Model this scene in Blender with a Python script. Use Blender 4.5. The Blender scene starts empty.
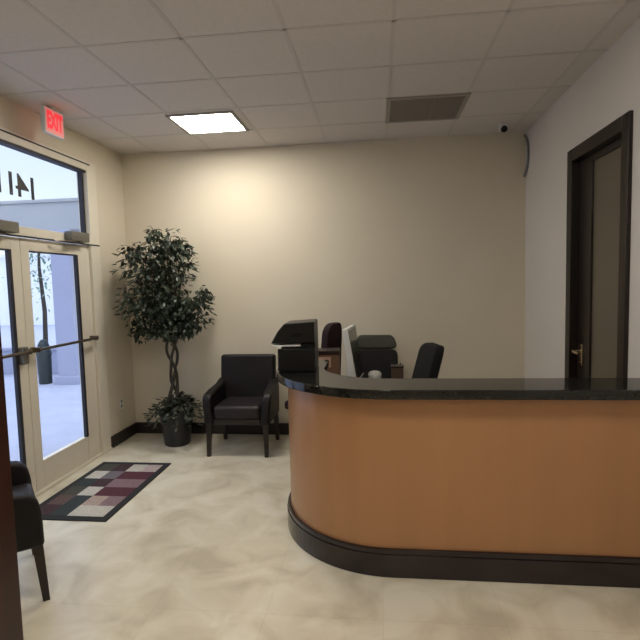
import bpy, bmesh, math, random
from mathutils import Vector, Matrix
random.seed(7)
S = bpy.context.scene
COL = S.collection
D, XL, XR, H = 5.428, -2.8206, 1.5265, 3.171      # room: back wall, left wall, right wall, ceiling
YF = -2.4                                          # wall behind the photographer
PI = math.pi

# ------------------------------------------------------------------ materials
def mat(name, color, rough=0.6, metal=0.0, noise=0.0, nscale=8.0, color2=None, bump=0.0, bscale=60, coat=0.0, spec=0.5,
        stretch=None):
    m = bpy.data.materials.new(name); m.use_nodes = True
    nt = m.node_tree; b = nt.nodes['Principled BSDF']
    b.inputs['Base Color'].default_value = (*color, 1)
    b.inputs['Roughness'].default_value = rough
    b.inputs['Metallic'].default_value = metal
    b.inputs['Coat Weight'].default_value = coat
    b.inputs['Specular IOR Level'].default_value = spec
    tc = nt.nodes.new('ShaderNodeTexCoord'); mp = nt.nodes.new('ShaderNodeMapping')
    nt.links.new(tc.outputs['Object'], mp.inputs['Vector'])
    if stretch: mp.inputs['Scale'].default_value = stretch
    if noise > 0 or color2:
        n = nt.nodes.new('ShaderNodeTexNoise'); n.inputs['Scale'].default_value = nscale
        n.inputs['Detail'].default_value = 6
        nt.links.new(mp.outputs['Vector'], n.inputs['Vector'])
        r = nt.nodes.new('ShaderNodeValToRGB')
        c2 = color2 or tuple(c*(1-noise) for c in color)
        r.color_ramp.elements[0].position = .32; r.color_ramp.elements[1].position = .68
        r.color_ramp.elements[0].color = (*c2, 1); r.color_ramp.elements[1].color = (*color, 1)
        nt.links.new(n.outputs['Fac'], r.inputs['Fac'])
        nt.links.new(r.outputs['Color'], b.inputs['Base Color'])
    if bump > 0:
        n2 = nt.nodes.new('ShaderNodeTexNoise'); n2.inputs['Scale'].default_value = bscale
        nt.links.new(mp.outputs['Vector'], n2.inputs['Vector'])
        bp = nt.nodes.new('ShaderNodeBump'); bp.inputs['Strength'].default_value = bump
        bp.inputs['Distance'].default_value = .01
        nt.links.new(n2.outputs['Fac'], bp.inputs['Height'])
        nt.links.new(bp.outputs['Normal'], b.inputs['Normal'])
    return m

def emit(name, color, strength):
    m = bpy.data.materials.new(name); m.use_nodes = True
    b = m.node_tree.nodes['Principled BSDF']
    b.inputs['Base Color'].default_value = (*color, 1)
    b.inputs['Emission Color'].default_value = (*color, 1)
    b.inputs['Emission Strength'].default_value = strength
    return m

def glass_mat(name, tint=(.96, .98, 1)):
    m = bpy.data.materials.new(name); m.use_nodes = True
    nt = m.node_tree; nt.nodes.clear()
    o = nt.nodes.new('ShaderNodeOutputMaterial'); mx = nt.nodes.new('ShaderNodeMixShader')
    t = nt.nodes.new('ShaderNodeBsdfTransparent'); g = nt.nodes.new('ShaderNodeBsdfGlossy')
    lw = nt.nodes.new('ShaderNodeLayerWeight'); lw.inputs['Blend'].default_value = .5
    pw = nt.nodes.new('ShaderNodeMath'); pw.operation = 'POWER'; pw.inputs[1].default_value = 5
    f = nt.nodes.new('ShaderNodeMath'); f.operation = 'MULTIPLY_ADD'; f.inputs[1].default_value = .5; f.inputs[2].default_value = .02
    nt.links.new(lw.outputs['Facing'], pw.inputs[0]); nt.links.new(pw.outputs[0], f.inputs[0])
    t.inputs['Color'].default_value = (*tint, 1); g.inputs['Roughness'].default_value = .02
    nt.links.new(f.outputs[0], mx.inputs[0]); nt.links.new(t.outputs[0], mx.inputs[1])
    nt.links.new(g.outputs[0], mx.inputs[2]); nt.links.new(mx.outputs[0], o.inputs['Surface'])
    return m

M = {}
M['wall'] = mat('cream wall paint', (.68, .615, .49), .75, noise=.03, nscale=2, bump=.05, bscale=180)
M['wall_right'] = mat('pale wall paint', (.70, .66, .62), .7, noise=.03, nscale=2, bump=.05, bscale=180)
M['ceil'] = mat('ceiling tile', (.68, .635, .60), .9, noise=.05, nscale=30, bump=.12, bscale=160)
M['tbar'] = mat('ceiling grid', (.60, .56, .53), .7)
M['dkbase'] = mat('black baseboard', (.018, .013, .012), .35)
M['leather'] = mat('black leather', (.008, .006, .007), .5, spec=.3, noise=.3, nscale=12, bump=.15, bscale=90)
M['leather2'] = mat('lighter black leather seat', (.024, .018, .020), .42, spec=.35, noise=.35, nscale=9, bump=.15, bscale=90)  # seat leather slightly lighter than the arms and backrest
M['darkwood'] = mat('dark stained wood', (.022, .011, .008), .35, noise=.5, nscale=6, stretch=(1, 1, .12))
M['cherry'] = mat('dark cherry wood', (.040, .010, .007), .35, noise=.6, nscale=7, stretch=(1, 1, .1))
M['doorwood'] = mat('espresso door wood', (.016, .008, .006), .4, noise=.5, nscale=8, stretch=(1, 1, .08))
M['counterwood'] = mat('orange maple laminate', (.43, .215, .095), .36, noise=.08, nscale=5, stretch=(1.5, 1.5, .10), coat=.12)
M['granite'] = mat('black granite', (.008, .007, .006), .07, color2=(.02, .02, .018), nscale=120, spec=.42)
M['railwood'] = mat('black cherry rail', (.014, .008, .010), .2, coat=.2)
M['alum'] = mat('cream aluminium', (.74, .69, .58), .38, metal=.0, noise=.04)
M['alum_grey'] = mat('grey aluminium', (.40, .40, .37), .38, metal=.25)
M['gasket'] = mat('dark gasket', (.02, .02, .03), .6)
M['bronze'] = mat('tarnished push bar metal', (.16, .13, .10), .32, metal=.8)
M['closer'] = mat('closer housing', (.17, .16, .13), .4, metal=.3)
M['glass'] = glass_mat('clear glass')
M['olive'] = mat('olive frosted panel', (.135, .115, .08), .28, noise=.06, nscale=2)
M['brass'] = mat('satin brass', (.75, .62, .45), .25, metal=1)
M['white'] = mat('white plastic', (.72, .72, .69), .4)
M['greyplastic'] = mat('grey plastic', (.20, .20, .20), .45)
M['blackplastic'] = mat('black plastic', (.007, .007, .007), .4, spec=.25)
M['screen'] = mat('dark screen', (.012, .018, .012), .12)
M['mesh'] = mat('black woven fabric', (.006, .006, .006), .8, spec=.25, bump=.3, bscale=220)
M['maroonfab'] = mat('maroon black fabric', (.020, .008, .011), .7, spec=.25, bump=.3, bscale=200)
M['card'] = mat('brown cardboard', (.15, .075, .04), .8, noise=.2, nscale=9)
M['cardlabel'] = mat('tan paper panel', (.40, .24, .17), .8)
M['brownleather'] = mat('brown leatherette', (.11, .07, .05), .55)
M['leaf'] = mat('dark ficus leaf', (.010, .018, .010), .45, color2=(.035, .05, .026), nscale=14)
M['ivy'] = mat('dark ivy leaf', (.014, .022, .012), .5, color2=(.03, .035, .02), nscale=20)
M['bark'] = mat('grey brown bark', (.075, .06, .045), .8, noise=.5, nscale=30)
M['pot'] = mat('black glazed pot', (.010, .010, .011), .4)
M['soil'] = mat('dark soil', (.02, .015, .01), .95)
M['desk'] = mat('dark brown laminate', (.06, .033, .02), .4, noise=.3, nscale=6, stretch=(.15, 1, 1))
M['vent'] = mat('dusty vent grille', (.25, .225, .195), .6)
M['ventback'] = mat('vent shadow', (.17, .15, .13), .8)
M['vframe'] = mat('vent frame', (.34, .31, .28), .6)
M['diffuser'] = emit('lit diffuser', (1.0, .94, .84), 31)
M['diffuser_dim'] = emit('dimmer lit diffuser', (1.0, .94, .85), 20)
M['exitface'] = emit('exit sign face', (.75, .27, .25), .32)
M['exitred'] = emit('exit letters', (1.0, .03, .05), .5)
M['digits'] = mat('charcoal vinyl digits', (.02, .02, .025), .6)
M['pave'] = mat('pale paving', (.40, .42, .53), .85, noise=.10, nscale=3)
M['plaster'] = mat('pale blue grey plaster', (.38, .40, .52), .8, noise=.05, nscale=2)
M['beam'] = mat('grey beam plaster', (.40, .42, .44), .8, noise=.06, nscale=2)
M['bright'] = mat('white rendered wall', (.88, .90, .92), .8)
M['bin'] = mat('dark green bin', (.02, .03, .03), .5)
M['treeleaf'] = mat('pale green leaf', (.22, .34, .24), .6)

def floor_mat():
    m = bpy.data.materials.new('cream polished stone'); m.use_nodes = True
    nt = m.node_tree; b = nt.nodes['Principled BSDF']; L = nt.links.new
    tc = nt.nodes.new('ShaderNodeTexCoord')
    n = nt.nodes.new('ShaderNodeTexNoise'); n.inputs['Scale'].default_value = 3.2; n.inputs['Detail'].default_value = 7
    n.inputs['Distortion'].default_value = .8
    L(tc.outputs['Object'], n.inputs['Vector'])
    r = nt.nodes.new('ShaderNodeValToRGB')
    e = r.color_ramp.elements
    e[0].position = .30; e[0].color = (.56, .50, .38, 1)
    e[1].position = .62; e[1].color = (.76, .71, .58, 1)
    k = e.new(.46); k.color = (.68, .62, .48, 1)
    L(n.outputs['Fac'], r.inputs['Fac'])
    br = nt.nodes.new('ShaderNodeTexBrick'); br.offset = 0
    br.inputs['Scale'].default_value = 1; br.inputs['Brick Width'].default_value = .6; br.inputs['Row Height'].default_value = .6
    br.inputs['Mortar Size'].default_value = .004; br.inputs['Mortar Smooth'].default_value = .5
    br.inputs['Color1'].default_value = (1, 1, 1, 1); br.inputs['Color2'].default_value = (.97, .97, .97, 1)
    br.inputs['Mortar'].default_value = (.93, .92, .9, 1)
    L(tc.outputs['Object'], br.inputs['Vector'])
    mx = nt.nodes.new('ShaderNodeMix'); mx.data_type = 'RGBA'; mx.blend_type = 'MULTIPLY'; mx.inputs['Factor'].default_value = 1
    L(r.outputs['Color'], mx.inputs['A']); L(br.outputs['Color'], mx.inputs['B'])
    L(mx.outputs['Result'], b.inputs['Base Color'])
    b.inputs['Roughness'].default_value = .26
    return m
M['floor'] = floor_mat()

# ------------------------------------------------------------------ mesh helpers
def B(): return bmesh.new()

def box(bm, x0, x1, y0, y1, z0, z1, bev=0, seg=2, mx=None):
    vs = [bm.verts.new((x, y, z)) for x in (x0, x1) for y in (y0, y1) for z in (z0, z1)]
    q = [(0, 1, 3, 2), (4, 6, 7, 5), (0, 4, 5, 1), (2, 3, 7, 6), (0, 2, 6, 4), (1, 5, 7, 3)]
    fs = [bm.faces.new([vs[i] for i in f]) for f in q]
    if mx is not None: bmesh.ops.transform(bm, matrix=mx, verts=vs)
    if bev:
        ed = list({e for f in fs for e in f.edges})
        bmesh.ops.bevel(bm, geom=ed, offset=bev, segments=seg, affect='EDGES', profile=.5)
    return fs

def prism(bm, pts, axis, a, b, bev=0, seg=2):
    """extrude a closed outline along an axis; pts are (u,v) in the other two axes in order"""
    def P(u, v, w):
        return {'x': (w, u, v), 'y': (u, w, v), 'z': (u, v, w)}[axis]
    n = len(pts)
    va = [bm.verts.new(P(u, v, a)) for u, v in pts]; vb = [bm.verts.new(P(u, v, b)) for u, v in pts]
    fs = [bm.faces.new(va), bm.faces.new(vb[::-1])]
    for i in range(n):
        fs.append(bm.faces.new([va[i], vb[i], vb[(i+1) % n], va[(i+1) % n]]))
    bmesh.ops.recalc_face_normals(bm, faces=fs)
    if bev:
        ed = list({e for f in fs for e in f.edges})
        bmesh.ops.bevel(bm, geom=ed, offset=bev, segments=seg, affect='EDGES', profile=.5)

def lathe(bm, prof, c=(0, 0, 0), n=24, caps=True):
    rings = []
    for r, z in prof:
        rings.append([bm.verts.new((c[0]+r*math.cos(2*PI*i/n), c[1]+r*math.sin(2*PI*i/n), c[2]+z)) for i in range(n)])
    for a, b in zip(rings, rings[1:]):
        for i in range(n):
            bm.faces.new([a[i], a[(i+1) % n], b[(i+1) % n], b[i]])
    if caps:
        bm.faces.new(rings[0][::-1]); bm.faces.new(rings[-1])

def tube(bm, pts, rad, n=8):
    pts = [Vector(p) for p in pts]
    rads = rad if isinstance(rad, (list, tuple)) else [rad]*len(pts)
    rings = []; up = Vector((.13, .21, .97)).normalized()
    for i, p in enumerate(pts):
        d = (pts[min(i+1, len(pts)-1)] - pts[max(i-1, 0)]).normalized()
        s = d.cross(up)
        if s.length < .05: s = d.cross(Vector((1, 0, 0)))
        s.normalize(); t = s.cross(d).normalized()
        rings.append([bm.verts.new(p + rads[i]*(s*math.cos(2*PI*k/n) + t*math.sin(2*PI*k/n))) for k in range(n)])
    for a, b in zip(rings, rings[1:]):
        for k in range(n): bm.faces.new([a[k], a[(k+1) % n], b[(k+1) % n], b[k]])
    bm.faces.new(rings[0][::-1]); bm.faces.new(rings[-1])

def obj(name, bm, m, parent=None, smooth=True, label=None):
    bmesh.ops.recalc_face_normals(bm, faces=bm.faces)
    me = bpy.data.meshes.new(name); bm.to_mesh(me); bm.free()
    for mm in (m if isinstance(m, (list, tuple)) else [m]): me.materials.append(mm)
    o = bpy.data.objects.new(name, me); COL.objects.link(o)
    if smooth:
        me.set_sharp_from_angle(angle=math.radians(35))
        for p in me.polygons: p.use_smooth = True
        w = o.modifiers.new('wn', 'WEIGHTED_NORMAL'); w.keep_sharp = True
    if parent: o.parent = parent
    if label: o['label'] = label
    return o

def thing(name, label, cat, loc=(0, 0, 0), rz=0, group=None):
    o = bpy.data.objects.new(name, None); COL.objects.link(o)
    o.empty_display_size = .1
    o.location = loc; o.rotation_euler = (0, 0, rz)
    o['label'] = label; o['category'] = cat
    if group: o['group'] = group
    return o
def tag(o, label, cat, group=None, kind=None):
    o['label'] = label; o['category'] = cat
    if group: o['group'] = group
    if kind: o['kind'] = kind
    return o
def struct(name, bm, m, parent=None, smooth=False, label=None, cat=None):
    o = obj(name, bm, m, parent, smooth)
    if not parent:
        o['kind'] = 'structure'
        if label: o['label'] = label
        if cat: o['category'] = cat
    return o
def sroot(name, label, cat, loc=(0, 0, 0)):
    o = thing(name, label, cat, loc); o['kind'] = 'structure'; return o
def dup(root, loc, rz, label=None):
    r = root.copy(); COL.objects.link(r); r.location = loc; r.rotation_euler = (0, 0, rz)
    if label: r['label'] = label
    for ch in list(root.children):
        c = ch.copy(); COL.objects.link(c); c.parent = r
        for g in ch.children:
            d = g.copy(); COL.objects.link(d); d.parent = c
    return r

def text_mesh(bm, txt, size, extrude, mx, weight=0.0, space=1.0):
    cu = bpy.data.curves.new('txt', 'FONT'); cu.body = txt; cu.size = size; cu.extrude = extrude
    cu.align_x = 'CENTER'; cu.align_y = 'CENTER'; cu.offset = weight; cu.space_character = space
    to = bpy.data.objects.new('txt', cu); COL.objects.link(to)
    bpy.context.view_layer.update()
    me = bpy.data.meshes.new_from_object(to.evaluated_get(bpy.context.evaluated_depsgraph_get()))
    me.transform(mx); bm.from_mesh(me)
    bpy.data.objects.remove(to); bpy.data.curves.remove(cu); bpy.data.meshes.remove(me)

# ------------------------------------------------------------------ room shell
T = .16
DY0, DY1, DZ = 2.62, 4.86, 2.93            # glazed entrance opening in the left wall
RY0, RY1, RZ = 3.25, 4.23, 2.67            # dark door opening in the right wall
bm = B(); box(bm, XL-T, XR+T, YF-T, D+T, -.08, 0); struct('floor', bm, M['floor'], label='cream polished stone floor with mottled tiles', cat='floor')
bm = B(); box(bm, XL-T, XR+T, YF-T, D+T, H, H+.08); struct('ceiling', bm, M['ceil'], label='grey beige suspended tile ceiling', cat='ceiling')
bm = B(); box(bm, XL-T, XR+T, D, D+T, 0, H); struct('wall_back', bm, M['wall'], label='plain cream back wall', cat='wall')
bm = B(); box(bm, XL-T, XR+T, YF-T, YF, 0, H); struct('wall_front', bm, M['wall'], label='cream wall behind the photographer', cat='wall')
bm = B()
box(bm, XL-T, XL, DY1, D, 0, H); box(bm, XL-T, XL, YF, DY0, 0, H); box(bm, XL-T, XL, DY0, DY1, DZ, H)
struct('wall_left', bm, M['wall'], label='cream left wall around the glazed entrance', cat='wall')
bm = B()
box(bm, XR, XR+T, RY1, D, 0, H); box(bm, XR, XR+T, YF, RY0, 0, H); box(bm, XR, XR+T, RY0, RY1, RZ, H)
struct('wall_right', bm, M['wall_right'], label='pale right wall around the dark door', cat='wall')
bb = .012
bm = B(); box(bm, XL+.02, XR, D-.02, D, 0, .125); struct('baseboard_back', bm, M['dkbase'], label='black baseboard along back wall', cat='baseboard')
bm = B(); box(bm, XL, XL+.02, DY1, D, 0, .125); box(bm, XL, XL+.02, YF, DY0, 0, .125); struct('baseboard_left', bm, M['dkbase'], label='black baseboard along left wall', cat='baseboard')
bm = B(); box(bm, XR-.02, XR, RY1+.0, D-.02, 0, .125); struct('baseboard_right', bm, M['dkbase'], label='black baseboard along right wall', cat='baseboard')
# ceiling grid bars
gx = [.115+.63*k for k in range(-4, 3)]
gy = [4.83-.61*k for k in range(-0, 12)]
bm = B()
for x in gx:
    if XL+.05 < x < XR-.05: box(bm, x-.012, x+.012, YF, D, H-.003, H)
for y in gy:
    if y > YF+.05: box(bm, XL, XR, y-.012, y+.012, H-.003, H)
struct('trim_1', bm, M['tbar'], label='metal grid of the suspended ceiling', cat='ceiling grid')

# ------------------------------------------------------------------ glazed entrance (left wall)
xo, xi = XL-.10, XL+.012                    # frame depth
bm = B()
FR = 4.70                                   # inner edge of the right jamb
box(bm, xo, xi, FR, DY1, 0, DZ, .006); box(bm, xo, xi, DY0, DY0+.08, 0, DZ, .006)
box(bm, xo, xi, DY0+.08, FR, DZ-.09, DZ, .006); box(bm, xo, xi, DY0+.08, FR, 2.125, 2.20, .006)
box(bm, xo, xi+.012, DY0, DY1, 0, .018)
struct('trim_2', bm, M['alum'], smooth=True, label='cream aluminium frame of the glazed entrance', cat='door frame')
bm = B(); box(bm, xi, xi+.004, DY0, DY1-.01, 2.112, 2.126); box(bm, xi-.05, xi+.006, DY0+.06, FR+.05, DZ-.032, DZ-.022)
struct('trim_3', bm, M['gasket'], label='dark shadow gap strips of the entrance frame', cat='trim')

w1 = sroot('window_1', 'wide glazed transom over the entrance doors with reversed number', 'transom window', (XL-.05, DY0+.08, 2.20))
def loc(o, bm, root):   # shift mesh into the root's frame
    bmesh.ops.translate(bm, verts=bm.verts, vec=-Vector(root.location))
y0, y1, z0, z1 = DY0+.08, FR, 2.20, DZ-.09
bm = B(); box(bm, XL-.055, XL-.047, y0, y1, z0, z1); loc(None, bm, w1); struct('glass', bm, M['glass'], w1)
bm = B(); box(bm, XL-.07, XL-.03, y1-.03, y1, z0, z1); box(bm, XL-.07, XL, y0, y0+.03, z0, z1); box(bm, XL-.07, XL, y0, y1, z1-.02, z1)
loc(None, bm, w1); struct('frame', bm, M['gasket'], w1)
bm = B()
mx = Matrix.Translation((XL-.058, 3.80, 2.53)) @ Matrix(((0, 0, -1, 0), (-1, 0, 0, 0), (0, 1, 0, 0), (0, 0, 0, 1)))
text_mesh(bm, '1411', .265, .002, mx @ Matrix.Diagonal((1.22, 1, 1, 1)), .001, .78)
loc(None, bm, w1); o = struct('address_number', bm, M['digits'], w1)

def glass_door(name, label, ya, yb, st_a, st_b, cyl_y):
    r = sroot(name, label, 'door', (XL-.04, ya, 0.02))
    zt = 2.112
    bm = B()
    x0, x1 = XL-.065, XL-.015
    box(bm, x0, x1, ya+.003, ya+st_a, .02, zt, .004); box(bm, x0, x1, yb-st_b, yb-.003, .02, zt, .004)
    box(bm, x0, x1, ya+st_a, yb-st_b, .02, .25, .004); box(bm, x0, x1, ya+st_a, yb-st_b, zt-.10, zt, .004)
    loc(None, bm, r); struct('frame', bm, M['alum'], r, True)
    bm = B(); box(bm, XL-.044, XL-.036, ya+st_a, yb-st_b, .25, zt-.10); loc(None, bm, r); struct('glass', bm, M['glass'], r)
    bm = B(); g = .022
    a, b, c, d = ya+st_a, yb-st_b, .25, zt-.10
    box(bm, XL-.035, XL-.008, b-g*1.6, b, c, d); box(bm, XL-.035, XL-.012, a, b, d-.012, d)
    loc(None, bm, r); struct('glazing_bead', bm, M['gasket'], r)
    # push bar across the leaf
    bm = B(); zb = 1.20
    tube(bm, [(XL+.055, ya+.04, zb), (XL+.055, yb-.05, zb)], .013, 10)
    for yy in (ya+.05, yb-.06):
        box(bm, XL-.016, XL+.06, yy-.02, yy+.02, zb-.022, zb+.022, .004)
    loc(None, bm, r); pb = struct('push_bar', bm, M['bronze'], r, True)
    if cyl_y:
        bm = B(); box(bm, XL-.016, XL+.035, cyl_y-.03, cyl_y+.03, 1.10, 1.24, .01); lathe(bm, [(.001, 0), (.035, .01), (.035, .05), (.02, .065)], (XL+.01, cyl_y, 1.14), 14)
        loc(None, bm, r); struct('lock_case', bm, M['closer'], r, True)
    return r
MY = 3.735
d1 = glass_door('door_1', 'left glazed door leaf in cream frame behind the chair', DY0+.08, MY, .12, .11, 3.66)
d2 = glass_door('door_2', 'right glazed door leaf in cream frame beside the doormat', MY, FR, .10, .20, None)
def closer(yc, ln, arm_to, label):
    t = thing('door_closer', label, 'door closer', (XL+.012, yc, 2.13), 0, 'door closers over the entrance')
    bm = B(); box(bm, 0, .075, -ln/2, ln/2, .0, .085, .008); obj('body', bm, M['closer'], t)
    bm = B(); tube(bm, [(.04, 0, -.012), (.09, arm_to*.5, -.014), (.03, arm_to, -.016)], .009, 6); lathe(bm, [(.018, -.02), (.018, .002)], (.04, 0, 0), 10)
    obj('arm', bm, M['bronze'], t)
closer(4.42, .28, -.33, 'grey door closer box over the right glazed door leaf')
closer(3.48, .26, -.33, 'grey door closer box over the left glazed door leaf')

# ------------------------------------------------------------------ dark door (right wall)
bm = B(); fw = .095
x0, x1 = XR-.025, XR+T
box(bm, x0, x1, RY0, RY0+fw, 0, RZ, .006); box(bm, x0, x1, RY1-fw, RY1, 0, RZ, .006); box(bm, x0, x1, RY0+fw, RY1-fw, RZ-fw, RZ, .006)
struct('trim_4', bm, M['doorwood'], smooth=True, label='espresso wood frame around the dark right door', cat='door frame')
r3 = sroot('door_3', 'tall espresso wood door with olive frosted panel in right wall', 'door', (XR+.06, RY0+fw, 0.004))
a, b, zt = RY0+fw+.003, RY1-fw-.003, RZ-fw-.003
bm = B(); x0, x1 = XR+.035, XR+.08
box(bm, x0, x1, a, a+.06, .004, zt, .004); box(bm, x0, x1, b-.225, b, .004, zt, .004)
box(bm, x0, x1, a+.06, b-.225, .004, .30, .004); box(bm, x0, x1, a+.06, b-.225, zt-.05, zt, .004)
loc(None, bm, r3); struct('frame', bm, M['doorwood'], r3, True)
bm = B(); box(bm, XR+.05, XR+.062, a+.06, b-.225, .30, zt-.05); loc(None, bm, r3); struct('frosted_panel', bm, M['olive'], r3)
bm = B(); hy = b-.09
box(bm, XR+.027, XR+.035, hy-.025, hy+.025, 1.0, 1.17, .004)
tube(bm, [(XR+.03, hy, 1.115), (XR-.03, hy, 1.115), (XR-.035, hy-.03, 1.115), (XR-.035, hy-.12, 1.112)], .011, 8)
lathe(bm, [(.012, -.004), (.012, .004)], (XR+.024, hy, 1.03), 10)
loc(None, bm, r3); struct('door_handle', bm, M['brass'], r3, True)

# ------------------------------------------------------------------ ceiling fittings
def ceiling_light(x, y, label, m='diffuser'):
    t = thing('ceiling_light', label, 'ceiling light', (x, y, H), 0, 'square ceiling light panels')
    w = .285; h = .262
    bm = B()
    for s in (-1, 1):
        box(bm, s*w-.014 if s > 0 else -w-.014, s*w+.014 if s > 0 else -w+.014, -h-.014, h+.014, -.014, -.0005)
        box(bm, -w+.014, w-.014, s*h-.014, s*h+.014, -.014, -.0005)
    obj('frame', bm, M['vframe'], t, False)
    bm = B(); box(bm, -w+.014, w-.014, -h+.014, h-.014, -.009, -.0005); obj('diffuser', bm, M[m], t, False)
    return t
ceiling_light(-1.50, 4.545, 'lit square ceiling light panel near the back wall')
ceiling_light(-1.145+.315-.63, 1.475, 'lit square ceiling light panel above the entrance side of the room', 'diffuser_dim')
ceiling_light(.43, 1.475, 'lit square ceiling light panel above the front of the counter', 'diffuser_dim')
ceiling_light(-.2, -.965, 'lit square ceiling light panel behind the photographer', 'diffuser_dim')
t = thing('ceiling_vent', 'grey brown square vent grille in the ceiling right of centre', 'vent', (.43, 4.525, H))
bm = B(); w = .315; h = .295
for s in (-1, 1):
    box(bm, s*w-.018, s*w+.018, -h-.018, h+.018, -.016, -.0005); box(bm, -w+.018, w-.018, s*h-.018, s*h+.018, -.016, -.0005)
obj('frame', bm, M['vframe'], t, False)
bm = B(); box(bm, -w+.018, w-.018, -h+.018, h-.018, -.004, -.0005); obj('backing', bm, M['ventback'], t, False)
bm = B()
for k in range(22):
    y = -h+.03+k*(2*h-.06)/21
    box(bm, -w+.018, w-.018, y-.007, y+.007, -.012, -.004)
box(bm, .05, .062, -h+.018, h-.018, -.014, -.004)
obj('grille', bm, M['vent'], t, False)

t = thing('exit_sign', 'red lit exit sign hanging below the ceiling by the entrance', 'exit sign', (XL+.20, 3.93, H))
bm = B(); box(bm, -.02, .02, -.122, .122, -.225, -.02, .006); obj('housing', bm, M['white'], t)
bm = B(); box(bm, .02, .0215, -.114, .114, -.218, -.027); box(bm, -.0215, -.02, -.114, .114, -.218, -.027); obj('face', bm, M['exitface'], t, False)
bm = B()
text_mesh(bm, 'EXIT', .145, .001, Matrix.Translation((.0225, 0, -.123)) @ Matrix(((0, 0, 1, 0), (1, 0, 0, 0), (0, 1, 0, 0), (0, 0, 0, 1))) @ Matrix.Diagonal((.66, 1.25, 1, 1)), .007)
obj('lettering', bm, M['exitred'], t, False)
bm = B(); tube(bm, [(0, 0, 0), (0, 0, -.021)], .012, 8); lathe(bm, [(.04, -.008), (.04, -.0005)], (0, 0, 0), 14); obj('mount', bm, M['white'], t)

t = thing('security_camera', 'small white security camera with black lens at ceiling corner', 'security camera', (1.225, 5.12, H))
bm = B(); lathe(bm, [(.035, -.02), (.045, -.012), (.045, -.0005)], (0, 0, 0), 18); tube(bm, [(0, 0, -.015), (0, 0, -.03)], .012, 8); obj('mount', bm, M['white'], t)
bm = B(); box(bm, -.04, .04, -.06, .05, -.065, -.014, .014, 3); hs = obj('housing', bm, M['white'], t)
bm = B(); bmesh.ops.create_uvsphere(bm, u_segments=16, v_segments=10, radius=.032, matrix=Matrix.Translation((0, -.048, -.062))); obj('lens', bm, M['blackplastic'], t)

bm = B()
pts = []
for k in range(15):
    u = k/14; a = -1.15+2.3*u
    pts.append((XR-.014, 5.52-.21*math.cos(a)*1.0, 2.93-.215*math.sin(a)*1.05))
tube(bm, pts, .013, 8)
tag(obj('cable', bm, M['greyplastic']), 'white cable painted the grey of its shaded side, bowed down the right wall below the ceiling', 'cable')  # white cable; the grey colour carries the shade on it

t = thing('wall_outlet', 'small white outlet plate low on the left wall', 'outlet', (XL, 5.12, .42))
bm = B(); box(bm, 0, .008, -.036, .036, -.06, .06, .003); obj('plate', bm, M['white'], t)
for z in (-.027, .027):
    bm = B(); box(bm, .008, .0095, -.014, .014, z-.016, z+.016); obj('socket', bm, M['greyplastic'], t)

# ------------------------------------------------------------------ reception counter
cx, cy = .06, 3.49
YE = 3.80
def path(r, n=22):
    """plan outline from right wall along the front, round the corner, back along the left end"""
    pts = [(XR-.004, cy-r)]
    for k in range(n+1):
        a = -PI/2 - (PI/2)*k/n
        pts.append((cx+r*math.cos(a), cy+r*math.sin(a)))
    pts.append((cx-r, YE))
    return pts
def band(bm, ro, ri, z0, z1, bev=0):
    a, b = path(ro), path(ri)
    prism(bm, a+b[::-1], 'z', z0, z1, bev)
rc = thing('reception_counter', 'curved orange wood reception counter with black granite top', 'reception counter', (cx, cy, 0))
def rcobj(name, bm, m, label=None):
    bmesh.ops.translate(bm, verts=bm.verts, vec=(-cx, -cy, 0)); return obj(name, bm, m, rc, True, label)
bm = B(); band(bm, .70, .665, .02, 1.045); rcobj('front_panel', bm, M['counterwood'], 'curved orange maple front panel')
bm = B(); band(bm, .775, .44, 1.045, 1.10, .008); rcobj('countertop', bm, M['granite'], 'polished black granite top')
bm = B(); band(bm, .728, .70, .0, .135, .006); band(bm, .722, .70, .135, .165, .005); rcobj('base_rail', bm, M['railwood'], 'glossy black base rail')
bm = B()
a, b = path(.664), path(.10)
prism(bm, [(XR-.004, cy-.664)]+a[1:-1]+[(cx-.664, YE), (cx-.24, YE), (cx-.24, cy-.1), (XR-.004, cy-.1)], 'z', .73, .76)
rcobj('work_surface', bm, M['desk'], 'dark brown inner work surface')
bm = B(); box(bm, XR-.03, XR-.005, cy-.66, cy-.1, 0, .73); rcobj('end_panel', bm, M['desk'])
bm = B(); box(bm, cx-.66, cx-.26, YE-.03, YE-.005, 0, .73); rcobj('end_panel', bm, M['desk'])

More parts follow.
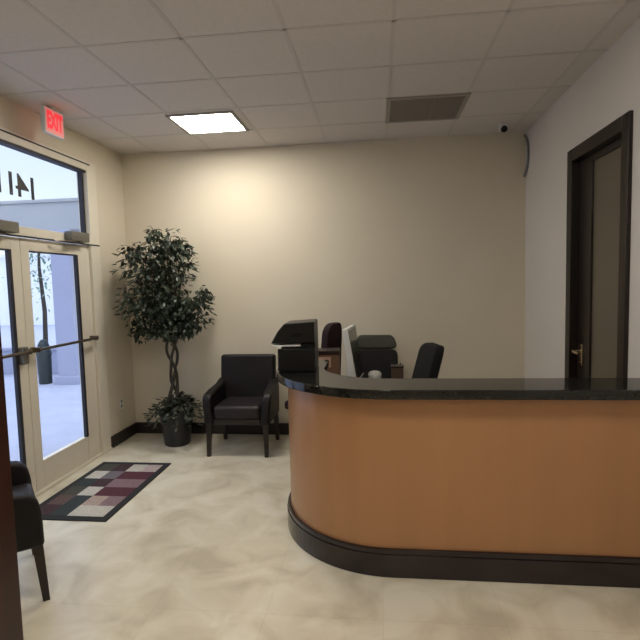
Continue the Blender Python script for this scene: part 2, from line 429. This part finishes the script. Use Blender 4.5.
# ------------------------------------------------------------------ waiting armchairs
def make_armchair(label, loc_, rz):
    t = thing('armchair', label, 'armchair', loc_, rz, 'black leather waiting armchairs')
    # local frame: front is -Y, width along X
    bm = B(); box(bm, -.235, .235, -.285, .22, .37, .50, .035, 4)
    for v in bm.verts:
        if v.co.z > .45: v.co.z += .018*max(0, 1-(v.co.x/.23)**2)*max(0, 1-((v.co.y+.03)/.26)**2)
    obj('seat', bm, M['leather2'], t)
    bm = B(); prism(bm, [(.14, .40), (.25, .40), (.315, .935), (.21, .945)], 'x', -.295, .295, .03, 4)
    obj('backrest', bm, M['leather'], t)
    prof = [(-.29, .315), (-.285, .50), (-.27, .575), (-.23, .615), (-.10, .64), (.08, .66), (.24, .70), (.27, .60), (.24, .315)]
    for s in (-1, 1):
        bm = B(); xa, xb = (s*.235, s*.325)
        prism(bm, prof, 'x', min(xa, xb), max(xa, xb), .022, 3)
        for v in bm.verts:      # arms splay a little outward toward the front
            v.co.x += s*.03*max(0, min(1, (.12-v.co.y)/.4))*max(0, (v.co.z-.3)/.35)
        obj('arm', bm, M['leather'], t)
    bm = B(); box(bm, -.232, .232, -.275, .235, .315, .372, .008); obj('seat_rail', bm, M['darkwood'], t)
    for s in (-1, 1):
        for yy, ky in ((-.255, -.025), (.215, .05)):
            bm = B()
            c = [(s*.285, yy, .325, .026), (s*(.285+.006), yy+ky, 0, .017)]
            vs = []
            for x, y, z, w in c:
                vs.append([bm.verts.new((x+i*w, y+j*w, z)) for i, j in ((-1, -1), (1, -1), (1, 1), (-1, 1))])
            for i in range(4): bm.faces.new([vs[0][i], vs[0][(i+1) % 4], vs[1][(i+1) % 4], vs[1][i]])
            bm.faces.new(vs[0]); bm.faces.new(vs[1][::-1])
            obj('leg', bm, M['darkwood'], t)
    return t
ac = make_armchair('black leather armchair against the back wall beside the plant', (-1.395, 4.965, 0), 0)
ac2 = dup(ac, (-2.235, 2.46, 0), math.atan2(.66, .75)+PI/2, 'black leather armchair cut off at the lower left beside the doormat')
for f in ac2.children: pass

# ------------------------------------------------------------------ dark cabinet at the near left
t = thing('bookcase', 'tall dark cherry wood bookcase at the left edge of the photo', 'bookcase', (-1.495, 1.36, 0))
hw, hd, hh = .26, .15, 2.05
for s in (-1, 1):
    bm = B(); box(bm, s*hw-(.03 if s > 0 else 0), s*hw+(0 if s > 0 else .03), -hd, hd, 0, hh, .003); obj('side_panel', bm, M['cherry'], t)
bm = B(); box(bm, -hw-.012, hw+.0, -hd-.012, hd, hh, hh+.03, .004); obj('top_panel', bm, M['cherry'], t)
bm = B(); box(bm, -hw+.03, hw-.03, hd-.012, hd, .08, hh); obj('back_panel', bm, M['cherry'], t)
for z in (.08, .47, .86, 1.25, 1.64):
    bm = B(); box(bm, -hw+.03, hw-.03, -hd+.006, hd-.012, z, z+.025); obj('shelf', bm, M['cherry'], t)
bm = B(); box(bm, -hw+.03, hw-.03, -hd+.02, -hd+.035, 0, .08); obj('kick_board', bm, M['darkwood'], t)

# ------------------------------------------------------------------ rug
def rug():
    x0, x1, y0, y1 = -2.67, -1.985, 3.30, 4.462
    cols = {'k': (.02, .02, .02), 'o': (.06, .055, .04), 'd': (.05, .02, .025), 'c': (.56, .52, .44), 'p': (.48, .38, .36),
            'g': (.16, .14, .15), 'm': (.085, .02, .03), 'G': (.025, .035, .035), 'v': (.24, .15, .16), 't': (.42, .32, .26), 'b': (.11, .07, .06)}
    ms = {}; mats = []
    for k, c in cols.items():
        ms[k] = len(mats); mats.append(mat('rug '+k, c, .95, noise=.25, nscale=60, bump=.4, bscale=400))
    bm = B()
    for f in box(bm, x0, x1, y0, y1, 0.0, .009): f.material_index = ms['k']
    rows = ['odcp', 'cgmm', 'Gdvv', 'ocmm', 'bGtv', 'dGcc']          # far row first
    bx, by = .055, .06
    nx, ny = 4, 6
    wx, wy = (x1-x0-2*bx)/nx, (y1-y0-2*by)/ny
    for r, row in enumerate(rows):
        for c, ch in enumerate(row):
            xa = x0+bx+c*wx; yb = y1-by-r*wy
            for f in box(bm, xa, xa+wx, yb-wy, yb, .009, .0105): f.material_index = ms[ch]
    o = obj('doormat', bm, mats, None, False)
    tag(o, 'black bordered doormat with cream, maroon and grey patchwork squares', 'doormat')
rug()

# ------------------------------------------------------------------ potted ficus tree
def leaf(bm, p, d, up, l, w):
    d = d.normalized(); s = d.cross(up)
    if s.length < .01: s = d.cross(Vector((1, 0, 0)))
    s.normalize(); n = s.cross(d)
    v = [p, p+d*l*.35+s*w*.5-n*w*.10, p+d*l*.7+s*w*.32-n*w*.05, p+d*l-n*l*.12, p+d*l*.7-s*w*.32-n*w*.05, p+d*l*.35-s*w*.5-n*w*.10]
    vs = [bm.verts.new(q) for q in v]
    m1 = bm.verts.new(p+d*l*.5+n*w*.06)
    for i in range(6): bm.faces.new([vs[i], vs[(i+1) % 6], m1])
px, py = -2.165, 5.06
t = thing('potted_ficus', 'tall potted ficus tree with twisted trunks in black pot in corner', 'potted plant', (px, py, 0))
bm = B(); lathe(bm, [(.125, 0), (.135, .01), (.175, .33), (.185, .335), (.185, .375), (.168, .375), (.165, .34)], n=28, caps=False)
bmesh.ops.holes_fill(bm, edges=[e for e in bm.edges if e.is_boundary and e.verts[0].co.z < .1]); obj('pot', bm, M['pot'], t)
bm = B(); lathe(bm, [(.001, .345), (.166, .345)], n=24, caps=False); obj('soil', bm, M['soil'], t)
bm = B()
for k in range(3):
    pts = []; rr = []
    for j in range(23):
        u = j/22; a = k*2*PI/3 + u*7.5
        rad = .052*(1-.25*u) + .02*math.sin(u*9+k)
        pts.append((rad*math.cos(a)-.02*u, rad*math.sin(a), .34+u*.95)); rr.append(.020-.007*u)
    tube(bm, pts, rr, 7)
obj('trunk', bm, M['bark'], t)
blobs = [  # centre x, z, rx, rz, leaves  (relative to the pot)
    (-.19, 1.88, .40, .34, 330), (-.02, 2.13, .24, .17, 130), (.13, 2.06, .16, .10, 55), (.09, 1.82, .18, .18, 60),
    (-.28, 1.52, .34, .27, 260), (.00, 1.42, .25, .33, 250), (.25, 1.45, .24, .22, 165), (.36, 1.60, .10, .10, 28), (-.38, 2.03, .17, .15, 45),
    (.16, 1.25, .15, .12, 60), (-.12, 1.23, .26, .11, 90), (-.15, 2.27, .07, .06, 12), (-.33, 1.25, .18, .14, 55), (.22, 1.93, .09, .07, 12)]
bmb = B(); bml = B()
rng = random.Random(3)
for bx_, bz_, rx_, rz_, n in blobs:
    c = Vector((bx_, 0, bz_))
    pts = [(-.02, 0, 1.25), (bx_*.35, rng.uniform(-.06, .06), 1.25+(bz_-1.25)*.5), (bx_*.9, rng.uniform(-.1, .1), bz_)]
    tube(bmb, pts, [.012, .008, .004], 5)
    for q in range(max(2, n//25)):
        e = c+Vector((rng.uniform(-1, 1)*rx_*.8, rng.uniform(-1, 1)*.2, rng.uniform(-.8, .8)*rz_))
        tube(bmb, [(bx_*.6, 0, bz_-.1), tuple(c.lerp(e, .5)+Vector((0, 0, .03))), tuple(e)], [.005, .003, .002], 4)
    for k in range(int(n*1.75)):
        for _ in range(20):
            u = Vector((rng.gauss(0, .5), rng.gauss(0, .5), rng.gauss(0, .5)))
            if u.length < 1.0: break
        p = c+Vector((u.x*rx_*.92, u.y*min(.32, rx_*1.1), u.z*rz_))
        d = Vector((u.x+rng.uniform(-.6, .6), u.y+rng.uniform(-.6, .6), rng.uniform(-1.1, .25)))
        l = rng.uniform(.05, .085)
        q = p+d.normalized()*l
        bad = min(p.x, q.x)+px < XL+.03 or max(p.y, q.y)+py > D-.03
        if bad: continue
        leaf(bml, p, d, Vector((rng.uniform(-.5, .5), rng.uniform(-.5, .5), 1)), l, l*.58)
obj('branch', bmb, M['bark'], t)
obj('foliage', bml, M['leaf'], t, False)
bm = B()
for k in range(420):
    a = rng.uniform(0, 2*PI); r = rng.uniform(.03, .30)
    p = Vector((r*math.cos(a), r*math.sin(a), .47-.9*max(0, r-.12)+rng.uniform(-.07, .06)))
    if p.z < .40 and r < .2: p.z = .40
    d = Vector((math.cos(a)+rng.uniform(-.5, .5), math.sin(a)+rng.uniform(-.5, .5), rng.uniform(-.9, .4)))
    l = rng.uniform(.05, .09)
    if max(p.y, (p+d.normalized()*l).y)+py > D-.04: continue
    leaf(bm, p, d, Vector((0, 0, 1)), l, rng.uniform(.03, .05))
obj('undergrowth', bm, M['ivy'], t, False, 'dark trailing ivy over the pot rim')

# ------------------------------------------------------------------ office side: desk, chairs, equipment
DZT = .745
t = thing('office_desk', 'dark brown desk mostly hidden behind the reception counter', 'desk', (-.13, 4.30, 0))
bm = B(); box(bm, -.52, .50, -.24, .24, DZT-.03, DZT, .004); obj('desktop', bm, M['desk'], t)
for s in (-1, 1):
    bm = B(); box(bm, s*.47-.013, s*.47+.013, -.22, .22, 0, DZT-.03); obj('side_panel', bm, M['desk'], t)
bm = B(); box(bm, -.457, .457, .18, .2, .25, DZT-.03); obj('modesty_panel', bm, M['desk'], t)

def office_base(t, R=.28):
    bm = B()
    for k in range(5):
        a = 2*PI*k/5+.3; c, s = math.cos(a), math.sin(a)
        tube(bm, [(0, 0, .115), (.15*c, .15*s, .10), (R*c, R*s, .075)], [.03, .022, .016], 8)
    lathe(bm, [(.04, .085), (.04, .14), (.025, .15)], n=14)
    obj('base', bm, M['blackplastic'], t)
    for k in range(5):
        a = 2*PI*k/5+.3; c, s = math.cos(a), math.sin(a)
        bm = B(); mx = Matrix.Translation((R*c, R*s, .03)) @ Matrix.Rotation(a, 4, 'Z') @ Matrix.Rotation(PI/2, 4, 'X')
        bmesh.ops.create_cone(bm, cap_ends=True, segments=16, radius1=.03, radius2=.03, depth=.045, matrix=mx)
        box(bm, R*c-.008, R*c+.008, R*s-.008, R*s+.008, .03, .075)
        obj('caster', bm, M['blackplastic'], t)
    bm = B(); tube(bm, [(0, 0, .14), (0, 0, .42)], .024, 12); obj('gas_column', bm, M['greyplastic'], t)

def rounded_panel(bm, w, z0, z1, y0, th, r, lean=0.0, curve=0.0, taper=1.0):
    """upright upholstered panel facing -Y: rounded outline, leaning back, slightly curved"""
    pts = []
    for (sx, zc, a0) in ((1, z0+r, -PI/2), (1, z1-r, 0), (-1, z1-r, PI/2), (-1, z0+r, PI)):
        for k in range(5):
            a = a0+k*PI/8
            pts.append((sx*(w-r)+r*math.cos(a), zc+r*math.sin(a)))
    prism(bm, pts, 'y', y0-th/2, y0+th/2, min(th*.35, .018), 3)
    for v in bm.verts:
        u = (v.co.z-z0)/(z1-z0)
        v.co.x *= 1+(taper-1)*u
        v.co.y += lean*u - curve*(v.co.x/w)**2

# printer standing on the left end of the counter
t = thing('printer', 'black printer with white paper on the left end of the counter', 'printer', (-.555, 3.42, 1.1005), math.radians(2))
printer_root = t
bm = B(); box(bm, -.125, .128, -.14, .14, 0, .158, .010, 3); obj('body', bm, M['blackplastic'], t)
bm = B(); box(bm, .03, .128, -.12, .14, .155, .195, .004); obj('hinge_block', bm, M['blackplastic'], t)
bm = B(); box(bm, -.155, .03, -.135, .11, .172, .181); box(bm, -.125, -.10, -.138, -.12, .158, .172); obj('paper', bm, M['white'], t, False, 'white paper sheets in the output slot')
bm = B(); prism(bm, [(-.170, .190), (.128, .190), (.128, .335), (-.075, .325), (-.12, .275)], 'y', -.14, .14, .010, 3); obj('scanner_unit', bm, M['blackplastic'], t)
bm = B(); box(bm, -.03, .05, -.1425, -.14, .235, .262); obj('control_panel', bm, M['mesh'], t, False)

# chair with high rounded back, behind the box
t = thing('office_chair', 'maroon black high back office chair behind the cardboard box', 'office chair', (-.635, 4.92, 0), math.radians(246), 'black office chairs behind the counter')
office_base(t, .235)
bm = B(); box(bm, -.23, .23, -.24, .20, .44, .53, .03, 3); obj('seat', bm, M['maroonfab'], t)
bm = B(); rounded_panel(bm, .17, .56, 1.30, .18, .08, .11, .05, .03, .8); obj('backrest', bm, M['maroonfab'], t)
bm = B(); box(bm, -.04, .04, .10, .2, .44, .75, .008); obj('back_bracket', bm, M['blackplastic'], t)
for s in (-1, 1):
    bm = B(); tube(bm, [(s*.24, .08, .47), (s*.275, .06, .52), (s*.275, .04, .68)], .016, 8); box(bm, s*.275-.03, s*.275+.03, -.14, .12, .68, .71, .012)
    obj('armrest', bm, M['blackplastic'], t)

# chair with narrow leaning back, to the right of the desk
t = thing('office_chair', 'black task chair with slim leaning backrest just behind the counter', 'office chair', (.20, 3.72, 0), math.radians(-77), 'black office chairs behind the counter')
office_base(t)
bm = B(); box(bm, -.22, .22, -.24, .20, .42, .49, .03, 3); obj('seat', bm, M['mesh'], t)
bm = B(); rounded_panel(bm, .185, .62, 1.215, .07, .075, .07, .16, .03, .95); obj('backrest', bm, M['mesh'], t)
bm = B(); box(bm, -.035, .035, .05, .16, .43, .70, .008); obj('back_bracket', bm, M['blackplastic'], t)

# monitor
t = thing('computer_monitor', 'white framed computer monitor turned away on the desk', 'computer monitor', (-.21, 4.27, DZT), math.radians(84))
tilt = Matrix.Translation((0, 0, .335)) @ Matrix.Rotation(math.radians(-9), 4, 'X') @ Matrix.Translation((0, 0, -.335))
def tb(bm): bmesh.ops.transform(bm, matrix=tilt, verts=bm.verts)
bm = B(); box(bm, -.21, .21, -.018, .032, .105, .565, .008); tb(bm); obj('housing', bm, M['white'], t, True, 'white monitor housing')
bm = B(); box(bm, -.192, .192, -.0205, -.018, .13, .545); tb(bm); obj('screen', bm, M['screen'], t, False, 'dark screen')
bm = B(); box(bm, -.03, .03, .03, .06, .01, .34, .006); obj('stand_neck', bm, M['white'], t)
bm = B(); box(bm, -.11, .11, -.07, .11, 0, .014, .006); obj('stand_base', bm, M['white'], t)

# box in front of the high back chair
t = thing('cardboard_box', 'brown box with tan front panel at left of the monitor', 'box', (-.445, 4.33, DZT), math.radians(4))
bm = B(); box(bm, -.105, .105, -.10, .10, 0, .345, .004); obj('body', bm, M['card'], t)
bm = B(); box(bm, -.095, .03, -.1025, -.10, .22, .31); obj('front_panel', bm, M['cardlabel'], t, False, 'tan paper panel')
bm = B(); box(bm, -.108, .108, -.103, .103, .325, .362, .004); obj('lid', bm, M['darkwood'], t, True, 'dark lid')

# executive chair facing the counter
t = thing('office_chair', 'wide black leather office chair facing the counter behind the white cup', 'office chair', (-.055, 4.95, 0), math.radians(-4), 'black office chairs behind the counter')
office_base(t)
bm = B(); box(bm, -.24, .24, -.25, .20, .42, .52, .035, 3); obj('seat', bm, M['leather'], t)
bm = B(); rounded_panel(bm, .235, .55, .985, .20, .05, .07, .06, -.03); obj('backrest', bm, M['leather'], t, True, 'lower backrest cushion')
bm = B(); rounded_panel(bm, .235, .988, 1.125, .275, .09, .05, .03, -.03, .80); obj('headrest', bm, mat('black leather lit olive', (.022, .025, .013), .4), t, True, 'black upper cushion with its lit olive tone painted in')  # olive tone of the lit leather is put into the cushion colour
bm = B(); box(bm, -.05, .05, .12, .24, .43, .70, .008); obj('back_bracket', bm, M['blackplastic'], t)
for s in (-1, 1):
    bm = B(); tube(bm, [(s*.25, .08, .46), (s*.275, .06, .52), (s*.275, .04, .64)], .016, 8); box(bm, s*.275-.03, s*.275+.03, -.14, .14, .64, .675, .012)
    obj('armrest', bm, M['blackplastic'], t)

# cup and pencil cup
t = thing('cup', 'white rounded cup on the desk behind the counter', 'cup', (-.035, 4.24, DZT))
bm = B(); lathe(bm, [(.038, 0), (.044, .01), (.054, .14), (.055, .15)], n=24); obj('body', bm, M['white'], t)
bm = B(); lathe(bm, [(.057, .15), (.057, .16), (.045, .178), (.02, .186)], n=24); obj('lid', bm, M['white'], t)
t = thing('pencil_cup', 'brown square pencil cup right of the white cup', 'pencil cup', (.16, 4.36, DZT))
bm = B(); box(bm, -.05, .05, -.05, .05, 0, .195, .005); obj('body', bm, M['brownleather'], t)
bm = B(); box(bm, -.054, .054, -.054, .054, .195, .212, .004); obj('rim', bm, M['darkwood'], t)
for (x, y, h_) in ((-.02, .0, .25), (.02, .015, .24)):
    o = None
    bm = B(); tube(bm, [(x, y, .05), (x*1.4, y*1.4, h_-.01)], .005, 6); obj('pen', bm, M['blackplastic'], t)

# ------------------------------------------------------------------ outside the entrance
bm = B(); box(bm, -30, XL-T, -14, 30, -.10, -.02); struct('ground', bm, M['pave'], label='pale paving outside the glass doors', cat='pavement')
bm = B(); box(bm, -5.74, -5.38, 8.30, 8.72, -.02, 2.72, .01)
box(bm, -5.79, -5.33, 8.25, 8.77, -.02, .12, .01); box(bm, -5.79, -5.33, 8.25, 8.77, 2.60, 2.72, .01)
tag(obj('column', bm, M['plaster']), 'pale blue grey square column standing outside the doors', 'column')
bm = B(); box(bm, -14, XL-T-.5, 8.30, 8.72, 2.72, 3.20, .01); box(bm, -14, XL-T-.5, 8.27, 8.75, 3.20, 3.26, .01)
tag(obj('canopy_beam', bm, M['beam']), 'grey horizontal beam carried by the column outside', 'beam')
bm = B(); box(bm, -14, -5.83, 9.3, 9.5, -.02, .46, .01); box(bm, -14, -5.8, 9.26, 9.54, .46, .52, .01)
tag(obj('garden_wall', bm, M['plaster']), 'low pale wall across the paving outside', 'wall')
bm = B(); box(bm, -24, -3.5, 22, 23, -.02, 3.2); box(bm, -24.1, -3.4, 21.9, 23.1, 3.2, 3.35)
tag(obj('building', bm, M['bright']), 'white rendered building far beyond the glass doors', 'building')
t = thing('litter_bin', 'dark slim litter bin outside the right glazed door leaf', 'litter bin', (-6.02, 8.35, -.02))
bm = B(); lathe(bm, [(.10, 0), (.11, .02), (.12, .5), (.12, .52)], n=18); obj('body', bm, M['bin'], t)
bm = B(); lathe(bm, [(.13, .52), (.13, .55), (.09, .72), (.05, .79), (.01, .81)], n=18); obj('lid', bm, M['bin'], t)
t = thing('tree', 'thin pale leaved tree beyond the low wall outside', 'tree', (-7.6, 10.6, -.02))
bm = B(); tube(bm, [(0, 0, 0), (.05, 0, 1.2), (-.03, .02, 2.2), (.02, 0, 2.9)], [.06, .05, .035, .02], 8)
obj('trunk', bm, M['bark'], t)
bm = B()
for k in range(260):
    u = Vector((rng.gauss(0, .28), rng.gauss(0, .28), rng.gauss(0, .45)))
    leaf(bm, Vector((0, 0, 2.3))+u, Vector((rng.uniform(-1, 1), rng.uniform(-1, 1), rng.uniform(-1, .4))), Vector((0, 0, 1)), rng.uniform(.08, .15), .06)
obj('foliage', bm, M['treeleaf'], t, False)

# ------------------------------------------------------------------ sky
w = bpy.data.worlds.new('sky'); S.world = w; w.use_nodes = True
nt = w.node_tree; bg = nt.nodes['Background']
tc = nt.nodes.new('ShaderNodeTexCoord'); sp = nt.nodes.new('ShaderNodeSeparateXYZ'); rp = nt.nodes.new('ShaderNodeValToRGB')
nt.links.new(tc.outputs['Generated'], sp.inputs[0]); nt.links.new(sp.outputs['Z'], rp.inputs['Fac'])
e = rp.color_ramp.elements
e[0].position = 0; e[0].color = (1.0, 1.02, 1.05, 1)
e[1].position = .75; e[1].color = (1.9, 2.1, 2.5, 1)
k = e.new(.12); k.color = (.80, .90, 1.05, 1)
k = e.new(.40); k.color = (.58, .70, .98, 1)
nt.links.new(rp.outputs['Color'], bg.inputs['Color']); bg.inputs['Strength'].default_value = 1.0

# ------------------------------------------------------------------ camera
yaw, pitch, roll, f = 0.11598, -0.07655, -0.02517, 500.0
fw_ = Vector((-math.sin(yaw)*math.cos(pitch), math.cos(yaw)*math.cos(pitch), math.sin(pitch)))
r_ = Vector((math.cos(yaw), math.sin(yaw), 0)); u_ = r_.cross(fw_)
c, s = math.cos(roll), math.sin(roll)
R_, U_ = c*r_+s*u_, -s*r_+c*u_
cd = bpy.data.cameras.new('camera'); cam = bpy.data.objects.new('camera', cd); COL.objects.link(cam)
m = Matrix((R_, U_, -fw_)).transposed().to_4x4(); m.translation = (0, 0, 1.7)
cam.matrix_world = m
cd.sensor_width = 36; cd.sensor_fit = 'HORIZONTAL'; cd.lens = f/640*36; cd.clip_start = .05
S.camera = cam
S.view_settings.view_transform = 'Standard'
S.view_settings.look = 'None'
S.view_settings.exposure = 0.28
